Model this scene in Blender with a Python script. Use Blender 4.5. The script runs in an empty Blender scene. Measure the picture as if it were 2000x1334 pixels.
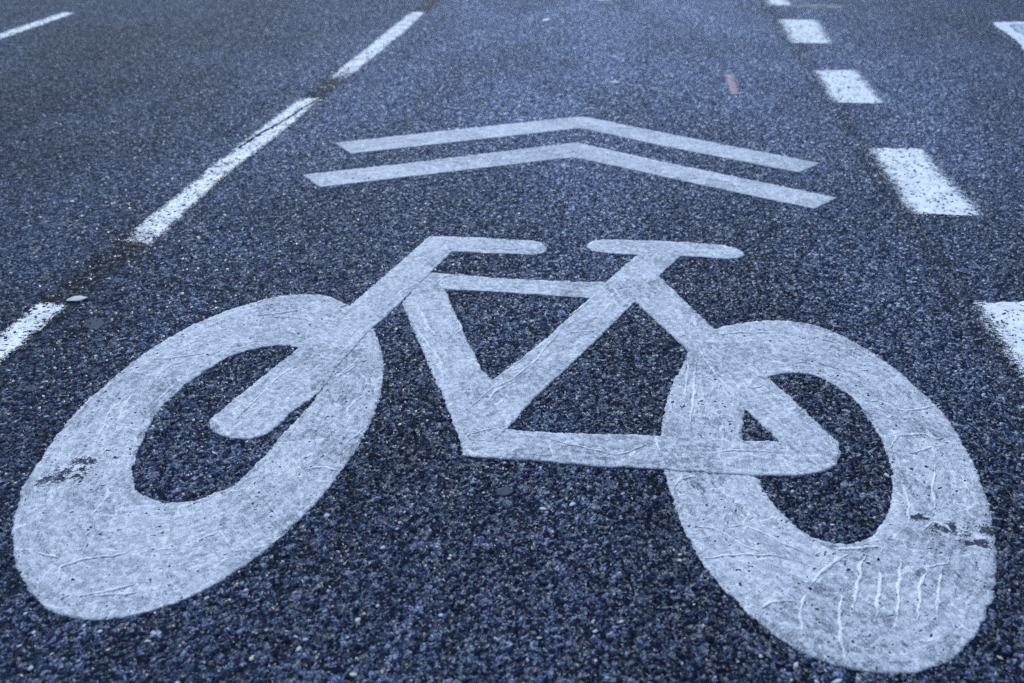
import bpy, math, random
import numpy as np
from mathutils import Vector
from mathutils.geometry import delaunay_2d_cdt

scene = bpy.context.scene
R = math.radians

# ------------------------------------------------------------------ camera
cam_data = bpy.data.cameras.new('camera')
cam = bpy.data.objects.new('camera', cam_data)
scene.collection.objects.link(cam)
scene.camera = cam
cam.location = (0.0, 0.0, 0.8)                      # crouching photographer
cam.rotation_euler = (R(90 - 28.56), 0.0, R(7.305))
cam_data.sensor_width = 36.0
cam_data.lens = 33.3
cam_data.clip_start = 0.02
cam_data.clip_end = 2000.0
cam_data.dof.use_dof = True
cam_data.dof.focus_distance = 1.5
cam_data.dof.aperture_fstop = 5.0

# ------------------------------------------------------------------ sky and sun
SUN_ELEV, SUN_AZ = 48.0, -26.0                       # azimuth from +Y towards +X
world = bpy.data.worlds.new('World')
scene.world = world
world.use_nodes = True
wn = world.node_tree
wn.nodes.clear()
sky = wn.nodes.new('ShaderNodeTexSky')
sky.sky_type = 'NISHITA'
sky.sun_disc = False
sky.sun_elevation = R(SUN_ELEV)
sky.sun_rotation = R(SUN_AZ)
sky.air_density = 1.0
sky.dust_density = 0.3
sky.ozone_density = 4.0
bg = wn.nodes.new('ShaderNodeBackground')
bg.inputs['Strength'].default_value = 0.10
wo = wn.nodes.new('ShaderNodeOutputWorld')
wn.links.new(sky.outputs['Color'], bg.inputs['Color'])
wn.links.new(bg.outputs['Background'], wo.inputs['Surface'])

sun_data = bpy.data.lights.new('sun', 'SUN')
sun_data.energy = 2.9
sun_data.angle = R(8)
sun_data.color = (0.84, 0.91, 1.0)
sun = bpy.data.objects.new('sun', sun_data)
scene.collection.objects.link(sun)
to_sun = Vector((math.sin(R(SUN_AZ)) * math.cos(R(SUN_ELEV)), math.cos(R(SUN_AZ)) * math.cos(R(SUN_ELEV)), math.sin(R(SUN_ELEV))))
sun.rotation_euler = to_sun.to_track_quat('Z', 'Y').to_euler()
sun.location = to_sun * 20

vs = scene.view_settings
vs.view_transform = 'Standard'
vs.look = 'None'
vs.exposure = 0.38
vs.gamma = 1.0
vs.use_white_balance = True
vs.white_balance_temperature = 6050
vs.white_balance_tint = 10
vs.use_curve_mapping = False
scene.render.engine = 'CYCLES'
scene.cycles.use_denoising = False
scene.cycles.max_bounces = 5
scene.cycles.transparent_max_bounces = 12

# ------------------------------------------------------------------ surveyed outlines (metres on the road; +Y along the lane)
FRONT_OUT = [(-0.6104, 1.5943),(-0.6536, 1.5796),(-0.6922, 1.5509),(-0.738, 1.4981),(-0.7738, 1.4365),(-0.7962, 1.374),(-0.8117, 1.3123),(-0.8251, 1.2104),(-0.8264, 1.1153),(-0.8147, 1.0272),(-0.801, 0.9635),(-0.7839, 0.9153),(-0.765, 0.8747),(-0.7457, 0.844),(-0.7247, 0.816),(-0.6987, 0.7872),(-0.6581, 0.7533),(-0.6235, 0.7362),(-0.5912, 0.7323),(-0.5617, 0.7352),(-0.5275, 0.7493),(-0.4912, 0.7747),(-0.4578, 0.811),(-0.432, 0.8554),(-0.4065, 0.9156),(-0.3853, 0.9858),(-0.3767, 1.0417),(-0.3693, 1.0977),(-0.3673, 1.1593),(-0.3687, 1.2201),(-0.3781, 1.2903),(-0.3923, 1.3537),(-0.4123, 1.4081),(-0.4408, 1.4681),(-0.4791, 1.5249),(-0.5282, 1.5686),(-0.5699, 1.5926)]
FRONT_IN = [(-0.62, 1.3778),(-0.5884, 1.3893),(-0.5512, 1.3847),(-0.5075, 1.3557),(-0.4783, 1.3073),(-0.471, 1.2478),(-0.4772, 1.1891),(-0.4886, 1.1306),(-0.4964, 1.0724),(-0.5053, 1.0252),(-0.5159, 0.9954),(-0.5363, 0.9704),(-0.5551, 0.9551),(-0.5798, 0.9481),(-0.6026, 0.9479),(-0.6236, 0.9553),(-0.6433, 0.9698),(-0.6617, 0.9932),(-0.6739, 1.0189),(-0.6836, 1.0523),(-0.6957, 1.1075),(-0.7035, 1.172),(-0.6945, 1.244),(-0.6764, 1.3024),(-0.6567, 1.3474)]
REAR_OUT = [(0.1691, 1.5463),(0.2131, 1.5741),(0.2598, 1.5924),(0.3118, 1.597),(0.3579, 1.5846),(0.3934, 1.5514),(0.428, 1.5066),(0.4565, 1.4563),(0.4806, 1.3971),(0.4991, 1.3366),(0.5105, 1.2726),(0.5129, 1.1866),(0.508, 1.1122),(0.4977, 1.0423),(0.4811, 0.971),(0.463, 0.9211),(0.4406, 0.8738),(0.4156, 0.8346),(0.3929, 0.8079),(0.3651, 0.7857),(0.3332, 0.771),(0.3007, 0.7668),(0.2639, 0.7699),(0.2317, 0.7817),(0.2016, 0.8002),(0.1772, 0.826),(0.1554, 0.8559),(0.1339, 0.8912),(0.1172, 0.9258),(0.1023, 0.9701),(0.0887, 1.0272),(0.0768, 1.0998),(0.0736, 1.1965),(0.0791, 1.267),(0.0887, 1.3331),(0.1046, 1.3931),(0.1301, 1.4833)]
REAR_IN = [(0.2463, 1.3851),(0.2661, 1.3994),(0.2935, 1.4063),(0.3247, 1.4019),(0.3503, 1.382),(0.3701, 1.3494),(0.3835, 1.3113),(0.3901, 1.2663),(0.3951, 1.2208),(0.3953, 1.1734),(0.3907, 1.1257),(0.3811, 1.0841),(0.3634, 1.0398),(0.3441, 1.0067),(0.3213, 0.9857),(0.2976, 0.9768),(0.2736, 0.9786),(0.2512, 0.9927),(0.2379, 1.0126),(0.2215, 1.0415),(0.21, 1.0792),(0.1985, 1.1191),(0.1903, 1.1643),(0.1913, 1.2109),(0.202, 1.2835),(0.221, 1.3445)]
HANDLEBAR = [(-0.4295, 1.9146),(-0.366, 1.9198),(-0.3031, 1.9204),(-0.2458, 1.9174),(-0.2005, 1.9173),(-0.1819, 1.9109),(-0.1694, 1.8981),(-0.1639, 1.876),(-0.1716, 1.8526),(-0.1922, 1.8403),(-0.2436, 1.8406),(-0.2894, 1.8375),(-0.3632, 1.8392),(-0.3964, 1.8128),(-0.429, 1.8364)]
FORK = [(-0.4295, 1.9146),(-0.5057, 1.567),(-0.5512, 1.3847),(-0.6068, 1.171),(-0.6115, 1.1486),(-0.6076, 1.1334),(-0.5963, 1.1182),(-0.5792, 1.108),(-0.5592, 1.1038),(-0.5329, 1.1072),(-0.5207, 1.1128),(-0.5117, 1.1249),(-0.4948, 1.1898),(-0.471, 1.2478),(-0.4674, 1.3121),(-0.4569, 1.3931),(-0.4437, 1.4718),(-0.4176, 1.5783),(-0.387, 1.7269),(-0.3632, 1.8392),(-0.3908, 1.8871)]
TOP_TUBE = [(-0.4091, 1.6941),(-0.3863, 1.7232),(-0.2563, 1.7161),(-0.1477, 1.7153),(-0.0945, 1.7173),(-0.0206, 1.7267),(-0.0326, 1.6501),(-0.065, 1.6471),(-0.1415, 1.6498),(-0.2115, 1.6501),(-0.2824, 1.6515),(-0.3639, 1.6492),(-0.4062, 1.6113)]
DOWN_TUBE = [(-0.4123, 1.579),(-0.3964, 1.6689),(-0.356, 1.6741),(-0.3436, 1.6471),(-0.3001, 1.5331),(-0.261, 1.4407),(-0.2245, 1.3509),(-0.2016, 1.3186),(-0.1805, 1.2495),(-0.18, 1.1633),(-0.2113, 1.1064),(-0.249, 1.2044),(-0.2858, 1.2907),(-0.3485, 1.4295)]
SEAT_TUBE = [(-0.2016, 1.3186),(-0.1611, 1.4019),(-0.1252, 1.4782),(-0.0611, 1.6397),(-0.0302, 1.7255),(0.0285, 1.8686),(0.0608, 1.9076),(0.1097, 1.8998),(0.1187, 1.8761),(0.0728, 1.7645),(0.0179, 1.6188),(-0.0307, 1.4971),(-0.0848, 1.3688),(-0.1309, 1.2666),(-0.1584, 1.1812),(-0.1771, 1.1434),(-0.2115, 1.143),(-0.2241, 1.1714),(-0.2181, 1.2447)]
SADDLE = [(-0.0798, 1.9038),(-0.0773, 1.9185),(-0.067, 1.9344),(-0.0429, 1.9463),(0.0275, 1.9495),(0.144, 1.9527),(0.2041, 1.9459),(0.2411, 1.9307),(0.2525, 1.9125),(0.2522, 1.8959),(0.2424, 1.8797),(0.2179, 1.8712),(0.1214, 1.8751),(0.0285, 1.8686),(-0.0283, 1.8696),(-0.063, 1.8777),(-0.0757, 1.8901)]
SEAT_STAY = [(0.0312, 1.6359),(0.0108, 1.6832),(0.035, 1.751),(0.0728, 1.7608),(0.1696, 1.5464),(0.2465, 1.3877),(0.3043, 1.2631),(0.3293, 1.2057),(0.3291, 1.1828),(0.3176, 1.1503),(0.2977, 1.1342),(0.2839, 1.151),(0.2443, 1.1974),(0.2012, 1.2834),(0.1263, 1.4532),(0.0806, 1.539)]
CHAIN_STAY = [(-0.2108, 1.1039),(-0.2237, 1.1468),(-0.2092, 1.1761),(-0.1582, 1.1799),(-0.097, 1.1794),(-0.0167, 1.1829),(0.0709, 1.19),(0.1383, 1.1932),(0.1899, 1.1945),(0.2443, 1.1974),(0.2947, 1.1999),(0.3237, 1.1984),(0.329, 1.1821),(0.3176, 1.1503),(0.2971, 1.1305),(0.2684, 1.1184),(0.2011, 1.1086),(0.141, 1.1069),(0.0701, 1.1075),(-0.0132, 1.1036),(-0.0899, 1.1043),(-0.1676, 1.1044)]
CHEVRON_FAR = [(-0.843, 2.5726),(-0.5079, 2.7549),(-0.1856, 2.9305),(-0.151, 2.9409),(-0.1215, 2.9269),(0.1005, 2.7922),(0.5126, 2.5573),(0.4431, 2.4706),(0.0986, 2.6585),(-0.1302, 2.8005),(-0.1507, 2.8089),(-0.1732, 2.8005),(-0.4864, 2.6335),(-0.7663, 2.4802)]
CHEVRON_NEAR = [(-0.8421, 2.285),(-0.589, 2.4205),(-0.1801, 2.65),(-0.1516, 2.6612),(-0.1243, 2.6472),(0.0966, 2.5129),(0.5099, 2.285),(0.4438, 2.2002),(0.0948, 2.3886),(-0.1176, 2.5079),(-0.1451, 2.5227),(-0.1754, 2.5142),(-0.5636, 2.3083),(-0.7675, 2.2003)]
DASH_L_NEAR = [(-1.1, 1.4986),(-1.0454, 1.4979),(-1.0433, 1.3712),(-1.0331, 1.0931),(-1.0684, 0.9965),(-1.085, 1.1412),(-1.0995, 1.3669)]
DASH_L_MID = [(-1.1069, 3.0412),(-1.039, 3.0772),(-1.0325, 2.775),(-1.0445, 2.2303),(-1.0281, 1.9314),(-1.0217, 1.7831),(-1.0951, 1.8026),(-1.1008, 1.9716),(-1.1075, 2.5137)]
DASH_L_FAR = [(-1.1044, 4.7478),(-1.0342, 4.7422),(-1.0234, 4.2413),(-1.026, 3.3173),(-1.0935, 3.3126),(-1.1, 3.4749),(-1.1002, 3.9181)]
DASH_FAR_LEFT = [(-2.789, 4.5172),(-2.7218, 4.5113),(-2.7052, 4.0986),(-2.6961, 3.8538),(-2.6639, 3.0496),(-2.7475, 3.0927),(-2.7707, 3.9699)]
DASH_R1 = [(0.6735, 1.7182),(0.7953, 1.7472),(0.8246, 1.2203),(0.6839, 1.1777),(0.6735, 1.4601),(0.6681, 1.5532)]
DASH_R2 = [(0.6672, 2.7142),(0.8105, 2.7326),(0.8213, 2.2046),(0.6668, 2.1982)]
DASH_R3 = [(0.6627, 3.6839),(0.8157, 3.7247),(0.8171, 3.2344),(0.6582, 3.2206)]
DASH_R4 = [(0.6561, 4.7485),(0.8325, 4.7711),(0.8079, 4.2156),(0.6413, 4.205)]
DASH_R5 = [(0.6345, 5.8417),(0.7851, 5.861),(0.7632, 5.1694),(0.6585, 5.1638)]
ARROW_BAND = [(1.6175, 4.8104),(1.692, 4.8244),(1.7761, 4.8352),(1.8574, 4.8412),(1.8417, 4.7952),(1.7567, 4.7756),(1.6792, 4.7398),(1.6598, 4.6035),(1.659, 4.4767),(1.6351, 4.1909),(1.5543, 3.9542),(1.5576, 4.1742),(1.5855, 4.3617),(1.6024, 4.4772),(1.6096, 4.6547),(1.6104, 4.731)]
ARROW_FILL = [(1.6792, 4.7398),(1.7561, 4.7738),(1.8407, 4.7934),(1.6361, 4.1944),(1.6595, 4.4783),(1.6603, 4.6052)]
ARROW_CHIPS1 = [(1.6062, 4.8447),(1.6229, 4.8649),(1.6238, 4.847),(1.5978, 4.7903),(1.5953, 4.8076)]
ARROW_CHIPS2 = [(1.5897, 4.7629),(1.6018, 4.7732),(1.6015, 4.662),(1.6037, 4.564),(1.5927, 4.4376),(1.5768, 4.3606),(1.5616, 4.3476),(1.5609, 4.4487),(1.5734, 4.5602),(1.5757, 4.6255)]
ARROW_CHIPS3 = [(1.64, 4.8807),(1.6533, 4.8943),(1.6979, 4.8881),(1.6894, 4.8554),(1.6433, 4.8405)]
RED = [(0.3231, 3.584),(0.3644, 3.6041),(0.3628, 3.5262),(0.363, 3.3929),(0.36, 3.3057),(0.325, 3.276),(0.3193, 3.3391),(0.3207, 3.4831)]
FLAKE = [(-1.0549, 1.51),(-1.0511, 1.5195),(-1.0441, 1.5281),(-1.0331, 1.5309),(-1.0292, 1.5269),(-1.0196, 1.5263),(-1.0169, 1.5221),(-1.0218, 1.5152),(-1.026, 1.5128),(-1.0327, 1.5048),(-1.0414, 1.5055),(-1.0481, 1.5055)]
SLIVER1 = [(-0.4439, 4.5787),(-0.4314, 4.6165),(-0.4124, 4.6226),(-0.4128, 4.5917),(-0.4321, 4.557)]
SLIVER2 = [(-0.0862, 3.4141),(-0.0695, 3.4288),(-0.0496, 3.4188),(-0.0563, 3.3951),(-0.0782, 3.3965)]
TOPBIT = [(-0.2385, 5.208),(-0.145, 5.2087),(-0.1559, 5.5143),(-0.2764, 5.4988)]
TAR1 = [(-0.9722, 1.4197),(-0.9737, 1.4426),(-0.9627, 1.449),(-0.9435, 1.4431),(-0.9354, 1.431),(-0.9346, 1.4116),(-0.9447, 1.4071),(-0.959, 1.4101)]
TAR2 = [(-0.9501, 1.1972),(-0.9498, 1.2068),(-0.9392, 1.2098),(-0.9272, 1.2029),(-0.9254, 1.1947),(-0.9353, 1.1907)]
TAR3 = [(-0.1519, 1.0217),(-0.1502, 1.0359),(-0.1397, 1.0413),(-0.1316, 1.0363),(-0.1316, 1.0263),(-0.1405, 1.0192)]
TAR4 = [(-0.5256, 0.9878),(-0.519, 0.9967),(-0.5121, 0.9956),(-0.5122, 0.9863),(-0.5209, 0.9823)]
SMEAR1 = [(0.5187, 5.1696),(0.6331, 5.0906),(0.8126, 5.2553),(1.0779, 5.2413),(1.0522, 5.0987),(0.7827, 5.0868),(0.6282, 5.0443),(0.5015, 4.961)]
SMEAR2 = [(0.541, 4.4658),(0.8459, 4.5049),(1.0153, 4.5266),(1.0011, 4.4534),(0.8313, 4.4141),(0.5338, 4.3935)]
RIDGE = {
  'REAR': [[(0.1228, 0.9251),(0.1475, 0.9355),(0.1787, 0.9415),(0.2073, 0.9425),(0.2286, 0.9386)], [(0.151, 0.987),(0.1724, 0.9988),(0.2027, 0.983),(0.2214, 0.9697),(0.2396, 0.9567),(0.2577, 0.9457)], [(0.1097, 0.9853),(0.135, 0.9868),(0.1588, 0.9704),(0.1713, 0.9581),(0.1988, 0.9447)], [(0.3244, 0.9676),(0.3137, 0.9397),(0.3056, 0.9133),(0.2962, 0.8846),(0.2861, 0.8512)], [(0.3653, 0.9661),(0.3589, 0.9327),(0.35, 0.9066),(0.3446, 0.8819),(0.3341, 0.8433)], [(0.3884, 0.9461),(0.3893, 0.9366),(0.3756, 0.9099),(0.3672, 0.8789),(0.3564, 0.8461)], [(0.4103, 0.9489),(0.4006, 0.9192),(0.3879, 0.8815),(0.3829, 0.8579)], [(0.3821, 0.955),(0.3902, 0.9447),(0.4181, 0.9547),(0.4245, 0.967)], [(0.2382, 0.8831),(0.2274, 0.8494),(0.2252, 0.8183)], [(0.2857, 0.8953),(0.2747, 0.867),(0.2703, 0.8351),(0.2661, 0.8047),(0.2664, 0.7839),(0.2699, 0.7717)], [(0.3339, 0.9391),(0.3324, 0.9167),(0.3183, 0.8726),(0.3103, 0.8375)], [(0.2747, 0.9714),(0.289, 0.9647),(0.3206, 0.9705),(0.3437, 0.9768),(0.3438, 0.9667)], [(0.1803, 0.8462),(0.1982, 0.8601),(0.211, 0.8647),(0.2231, 0.8633)], [(0.2437, 0.893),(0.2598, 0.9168),(0.2859, 0.946),(0.306, 0.9618)], [(0.4557, 1.1637),(0.4403, 1.1116),(0.4345, 1.0792),(0.4264, 1.0516)], [(0.4006, 1.1146),(0.4005, 1.0826),(0.3947, 1.0475),(0.3872, 1.0245)], [(0.4053, 1.0161),(0.4215, 1.0362),(0.4358, 1.0307),(0.4411, 1.0171)], [(0.086, 1.0621),(0.0989, 1.0883),(0.1189, 1.0971),(0.128, 1.0797)], [(0.4276, 1.1909),(0.4658, 1.2139),(0.4602, 1.1817)], [(0.3416, 1.538),(0.3824, 1.5232),(0.3934, 1.4984),(0.4224, 1.5086)], [(0.2733, 1.4329),(0.3162, 1.4445),(0.3574, 1.4255),(0.3971, 1.3896),(0.4243, 1.3705)], [(0.3892, 1.3332),(0.4163, 1.3313),(0.4439, 1.3086),(0.4756, 1.3179),(0.5068, 1.335)], [(0.3987, 1.1962),(0.42, 1.2361),(0.4636, 1.2465),(0.4732, 1.2335),(0.5022, 1.2466)], [(0.1332, 1.4397),(0.1268, 1.355),(0.1207, 1.2724),(0.1104, 1.2108)], [(0.121, 1.4381),(0.1155, 1.3651),(0.1105, 1.2975)], [(0.1682, 1.5226),(0.2169, 1.5425),(0.2612, 1.5448),(0.3059, 1.5505)]],
  'SEAT_STAY': [[(0.1322, 1.4911),(0.1604, 1.3884),(0.1825, 1.3285),(0.2016, 1.288)], [(0.2043, 1.3536),(0.2208, 1.3473),(0.2375, 1.3578)]],
  'CHAIN_STAY': [[(-0.2201, 1.1353),(-0.2135, 1.1597),(-0.191, 1.1722),(-0.1629, 1.1855)], [(-0.0869, 1.157),(-0.0412, 1.1466),(0.0114, 1.133),(0.055, 1.1705)], [(0.0629, 1.1856),(0.0704, 1.1451)], [(0.147, 1.1549),(0.1629, 1.1637),(0.212, 1.17),(0.2422, 1.1671)]],
  'SEAT_TUBE': [[(-0.2212, 1.239),(-0.2004, 1.2905),(-0.1696, 1.3227),(-0.1607, 1.3472),(-0.1355, 1.3928),(-0.1227, 1.4518),(-0.0995, 1.5159)], [(-0.0989, 1.509),(-0.0854, 1.5003),(-0.0379, 1.5133)], [(-0.1977, 1.2526),(-0.1931, 1.2803),(-0.1681, 1.3115)], [(-0.0033, 1.655),(0.011, 1.6255)], [(-0.0963, 1.5592),(-0.0636, 1.6237),(-0.0456, 1.6737)], [(-0.0282, 1.6759),(-0.0187, 1.7017),(-0.0112, 1.6862),(0.0003, 1.6475)], [(0.0128, 1.7058),(0.0443, 1.7266),(0.0727, 1.7515)]],
  'TOP_TUBE': [[(-0.3653, 1.6741),(-0.3577, 1.7094),(-0.3233, 1.7225),(-0.3074, 1.7158)], [(-0.2535, 1.6969),(-0.2149, 1.6766),(-0.186, 1.672)]],
  'DOWN_TUBE': [[(-0.3971, 1.6045),(-0.3656, 1.5395),(-0.3501, 1.4979),(-0.3257, 1.4593),(-0.2884, 1.4505)], [(-0.3791, 1.5085),(-0.3271, 1.419),(-0.2988, 1.3718),(-0.2793, 1.3029),(-0.2672, 1.2708)], [(-0.3001, 1.5331),(-0.2829, 1.4924),(-0.2896, 1.4571)]],
  'HANDLEBAR': [[(-0.3914, 1.8841),(-0.3762, 1.8459),(-0.355, 1.8585)], [(-0.2899, 1.8669),(-0.2465, 1.8626),(-0.198, 1.8787)]],
  'FORK': [[(-0.5188, 1.5348),(-0.5298, 1.5485),(-0.5118, 1.5585)], [(-0.4391, 1.5602),(-0.4265, 1.6248),(-0.4042, 1.6691)], [(-0.5748, 1.1426),(-0.5646, 1.2056),(-0.5526, 1.2794),(-0.5255, 1.3552)], [(-0.5068, 1.3766),(-0.5011, 1.3583),(-0.4883, 1.3475)]],
  'FRONT': [[(-0.7368, 1.0878),(-0.7596, 1.1543),(-0.7677, 1.2177)], [(-0.7434, 1.0274),(-0.7628, 1.0941),(-0.7861, 1.1826)], [(-0.7493, 1.2427),(-0.7539, 1.2653),(-0.746, 1.3022),(-0.7215, 1.3115)], [(-0.7162, 1.1862),(-0.7165, 1.2188),(-0.7086, 1.2479)], [(-0.7844, 1.3158),(-0.7446, 1.3271),(-0.701, 1.3453)], [(-0.6798, 1.4918),(-0.6188, 1.5145),(-0.5759, 1.5426)], [(-0.4586, 1.2799),(-0.4578, 1.2974),(-0.4337, 1.3422)], [(-0.4628, 1.2909),(-0.4518, 1.3158),(-0.4378, 1.354),(-0.4367, 1.3729)], [(-0.4281, 1.3189),(-0.4057, 1.2925),(-0.4027, 1.2701)], [(-0.401, 1.1698),(-0.4136, 1.2039),(-0.4026, 1.2371),(-0.3841, 1.2558)], [(-0.3864, 1.1186),(-0.3769, 1.1435),(-0.3686, 1.1641)], [(-0.6511, 0.7875),(-0.6647, 0.8111),(-0.6431, 0.8269),(-0.5949, 0.843),(-0.5924, 0.8568)], [(-0.6111, 0.7653),(-0.5841, 0.7777),(-0.5561, 0.7935)], [(-0.5128, 0.8808),(-0.4948, 0.9007),(-0.4691, 0.8726)], [(-0.4288, 1.0417),(-0.4012, 1.0538),(-0.3799, 1.0437)], [(-0.6753, 0.9029),(-0.6745, 0.9294),(-0.6741, 0.9528),(-0.6864, 0.9712)], [(-0.712, 0.8347),(-0.6908, 0.8274),(-0.6713, 0.8266)], [(-0.5959, 0.7702),(-0.5616, 0.7776),(-0.5461, 0.7826)]],
  'CHEVRON_NEAR': [[(-0.2356, 2.54),(-0.1774, 2.559),(-0.1404, 2.6022)], [(-0.3329, 2.5194),(-0.2777, 2.5594),(-0.2054, 2.5939)]],
  'CHEVRON_FAR': [[(-0.152, 2.8677),(-0.1194, 2.8719),(-0.0576, 2.8208)]],
}

rng = np.random.default_rng(11)
random.seed(5)

# ------------------------------------------------------------------ node helpers
class NT:
    def __init__(self, tree):
        self.t = tree
    def n(self, kind, **kw):
        nd = self.t.nodes.new(kind)
        for k, v in kw.items():
            setattr(nd, k, v)
        return nd
    def put(self, sock, v):
        if isinstance(v, bpy.types.NodeSocket):
            self.t.links.new(v, sock)
        else:
            sock.default_value = v
    def m(self, op, a, b=0.0, c=0.0, clamp=False):
        nd = self.n('ShaderNodeMath', operation=op, use_clamp=clamp)
        for i, v in enumerate((a, b, c)):
            self.put(nd.inputs[i], v)
        return nd.outputs[0]
    def v(self, op, a, b=(0, 0, 0)):
        nd = self.n('ShaderNodeVectorMath', operation=op)
        self.put(nd.inputs[0], a)
        self.put(nd.inputs[1], b)
        return nd.outputs['Value'] if op in ('DOT_PRODUCT', 'LENGTH', 'DISTANCE') else nd.outputs[0]
    def step(self, x, lo, hi, a=0.0, b=1.0):
        nd = self.n('ShaderNodeMapRange', interpolation_type='SMOOTHSTEP')
        for i, v in enumerate((x, lo, hi, a, b)):
            self.put(nd.inputs[i], v)
        return nd.outputs[0]
    def mixf(self, f, a, b):
        nd = self.n('ShaderNodeMix', data_type='FLOAT')
        self.put(nd.inputs[0], f); self.put(nd.inputs[2], a); self.put(nd.inputs[3], b)
        return nd.outputs[0]
    def mixc(self, f, a, b, blend='MIX'):
        nd = self.n('ShaderNodeMix', data_type='RGBA', blend_type=blend)
        self.put(nd.inputs[0], f); self.put(nd.inputs[6], a); self.put(nd.inputs[7], b)
        return nd.outputs[2]
    def noise(self, vec, scale, detail=2.0, rough=0.5, dim='2D'):
        nd = self.n('ShaderNodeTexNoise', noise_dimensions=dim)
        self.put(nd.inputs['Vector'], vec)
        nd.inputs['Scale'].default_value = scale
        nd.inputs['Detail'].default_value = detail
        nd.inputs['Roughness'].default_value = rough
        return nd.outputs['Fac'], nd.outputs['Color']
    def vor(self, vec, scale, feature='F1'):
        nd = self.n('ShaderNodeTexVoronoi', voronoi_dimensions='2D', feature=feature)
        self.put(nd.inputs['Vector'], vec)
        nd.inputs['Scale'].default_value = scale
        return nd
    def sep(self, vec):
        nd = self.n('ShaderNodeSeparateXYZ')
        self.put(nd.inputs[0], vec)
        return nd.outputs
    def comb(self, x, y, z=0.0):
        nd = self.n('ShaderNodeCombineXYZ')
        for i, v in enumerate((x, y, z)):
            self.put(nd.inputs[i], v)
        return nd.outputs[0]
    def ramp(self, fac, stops, interp='LINEAR'):
        nd = self.n('ShaderNodeValToRGB')
        cr = nd.color_ramp
        cr.interpolation = interp
        while len(cr.elements) < len(stops):
            cr.elements.new(0.5)
        for e, (p, c) in zip(cr.elements, stops):
            e.position = p
            e.color = (c[0], c[1], c[2], 1.0)
        self.put(nd.inputs[0], fac)
        return nd.outputs[0]
    def attr(self, name, out='Fac'):
        nd = self.n('ShaderNodeAttribute', attribute_name=name)
        return nd.outputs[out]

# ------------------------------------------------------------------ the relief of the asphalt, shared by road and paint
def make_relief_group():
    g = bpy.data.node_groups.new('asphalt_relief', 'ShaderNodeTree')
    for nm, ty in (('Height', 'NodeSocketFloat'), ('Chip', 'NodeSocketFloat'), ('Chip2', 'NodeSocketFloat'),
                   ('Binder', 'NodeSocketFloat'), ('Lean', 'NodeSocketVector'), ('XY', 'NodeSocketVector')):
        g.interface.new_socket(name=nm, in_out='OUTPUT', socket_type=ty)
    k = NT(g)
    out = k.n('NodeGroupOutput')
    geo = k.n('ShaderNodeNewGeometry')
    s = k.sep(geo.outputs['Position'])
    xy = k.comb(s[0], s[1], 0.0)
    wf, wc = k.noise(xy, 95.0, 2.0)
    warp = k.v('SCALE', k.v('SUBTRACT', wc, (0.5, 0.5, 0.5)))
    warp.node.inputs['Scale'].default_value = 0.0045
    P = k.v('MULTIPLY', k.v('ADD', xy, warp), (1, 1, 0))
    def chips(scale, tilt, amp, lo, hi):
        a = k.vor(P, scale)
        e = k.vor(P, scale, 'DISTANCE_TO_EDGE')
        c = k.sep(a.outputs['Color'])
        tv = k.v('MULTIPLY', k.v('SUBTRACT', a.outputs['Color'], (0.5, 0.5, 0.5)), (tilt, tilt, 0))
        d = k.v('SUBTRACT', P, a.outputs['Position'])
        hgt = k.m('ADD', k.m('MULTIPLY', k.v('DOT_PRODUCT', d, tv), 0.6), k.m('MULTIPLY', c[2], amp))
        em = k.step(e.outputs['Distance'], lo, hi)
        # facets lean away towards the chip's edge
        dome = k.v('MULTIPLY', d, (scale * 0.55, scale * 0.55, 0))
        return c, hgt, em, k.v('SUBTRACT', dome, tv)
    c1, h1, e1, t1 = chips(160.0, 0.85, 0.0016, 0.015, 0.10)
    c2, h2, e2, t2 = chips(350.0, 1.1, 0.0012, 0.01, 0.12)
    big = k.m('MULTIPLY', k.step(c1[2], 0.40, 0.46), e1)
    fine, _ = k.noise(xy, 1100.0, 2.0, 0.6)
    small = k.m('ADD', k.m('MULTIPLY', k.m('SUBTRACT', e2, 1.0), 0.0016), k.m('MULTIPLY', h2, e2))
    hb = k.m('ADD', h1, 0.0006)
    H = k.mixf(big, small, hb)
    H = k.m('ADD', H, k.m('MULTIPLY', k.m('SUBTRACT', fine, 0.5), 0.0005))
    H = k.m('SUBTRACT', H, 0.0004)
    tm = k.n('ShaderNodeMix', data_type='VECTOR')
    k.put(tm.inputs[0], big); k.put(tm.inputs[4], t2); k.put(tm.inputs[5], t1)
    t = g
    t.links.new(H, out.inputs['Height'])
    t.links.new(k.mixf(big, c2[1], k.mixf(0.35, c1[1], c2[1])), out.inputs['Chip'])
    t.links.new(k.mixf(big, c2[0], c1[0]), out.inputs['Chip2'])
    t.links.new(tm.outputs[1], out.inputs['Lean'])
    t.links.new(k.m('MAXIMUM', big, k.m('MULTIPLY', e2, 0.85)), out.inputs['Binder'])
    t.links.new(xy, out.inputs['XY'])
    return g

RELIEF = make_relief_group()

def new_mat(name, displace=True):
    mat = bpy.data.materials.new(name)
    mat.use_nodes = True
    mat.node_tree.nodes.clear()
    if displace:
        mat.displacement_method = 'DISPLACEMENT'
    k = NT(mat.node_tree)
    out = k.n('ShaderNodeOutputMaterial')
    p = k.n('ShaderNodeBsdfPrincipled')
    return mat, k, out, p

def finish(k, out, shader, height=None):
    k.t.links.new(shader, out.inputs['Surface'])
    if height is not None:
        d = k.n('ShaderNodeDisplacement')
        d.inputs['Midlevel'].default_value = 0.0
        d.inputs['Scale'].default_value = 1.0
        k.put(d.inputs['Height'], height)
        k.t.links.new(d.outputs[0], out.inputs['Displacement'])

def relief(k):
    g = k.n('ShaderNodeGroup')
    g.node_tree = RELIEF
    return g.outputs

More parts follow.
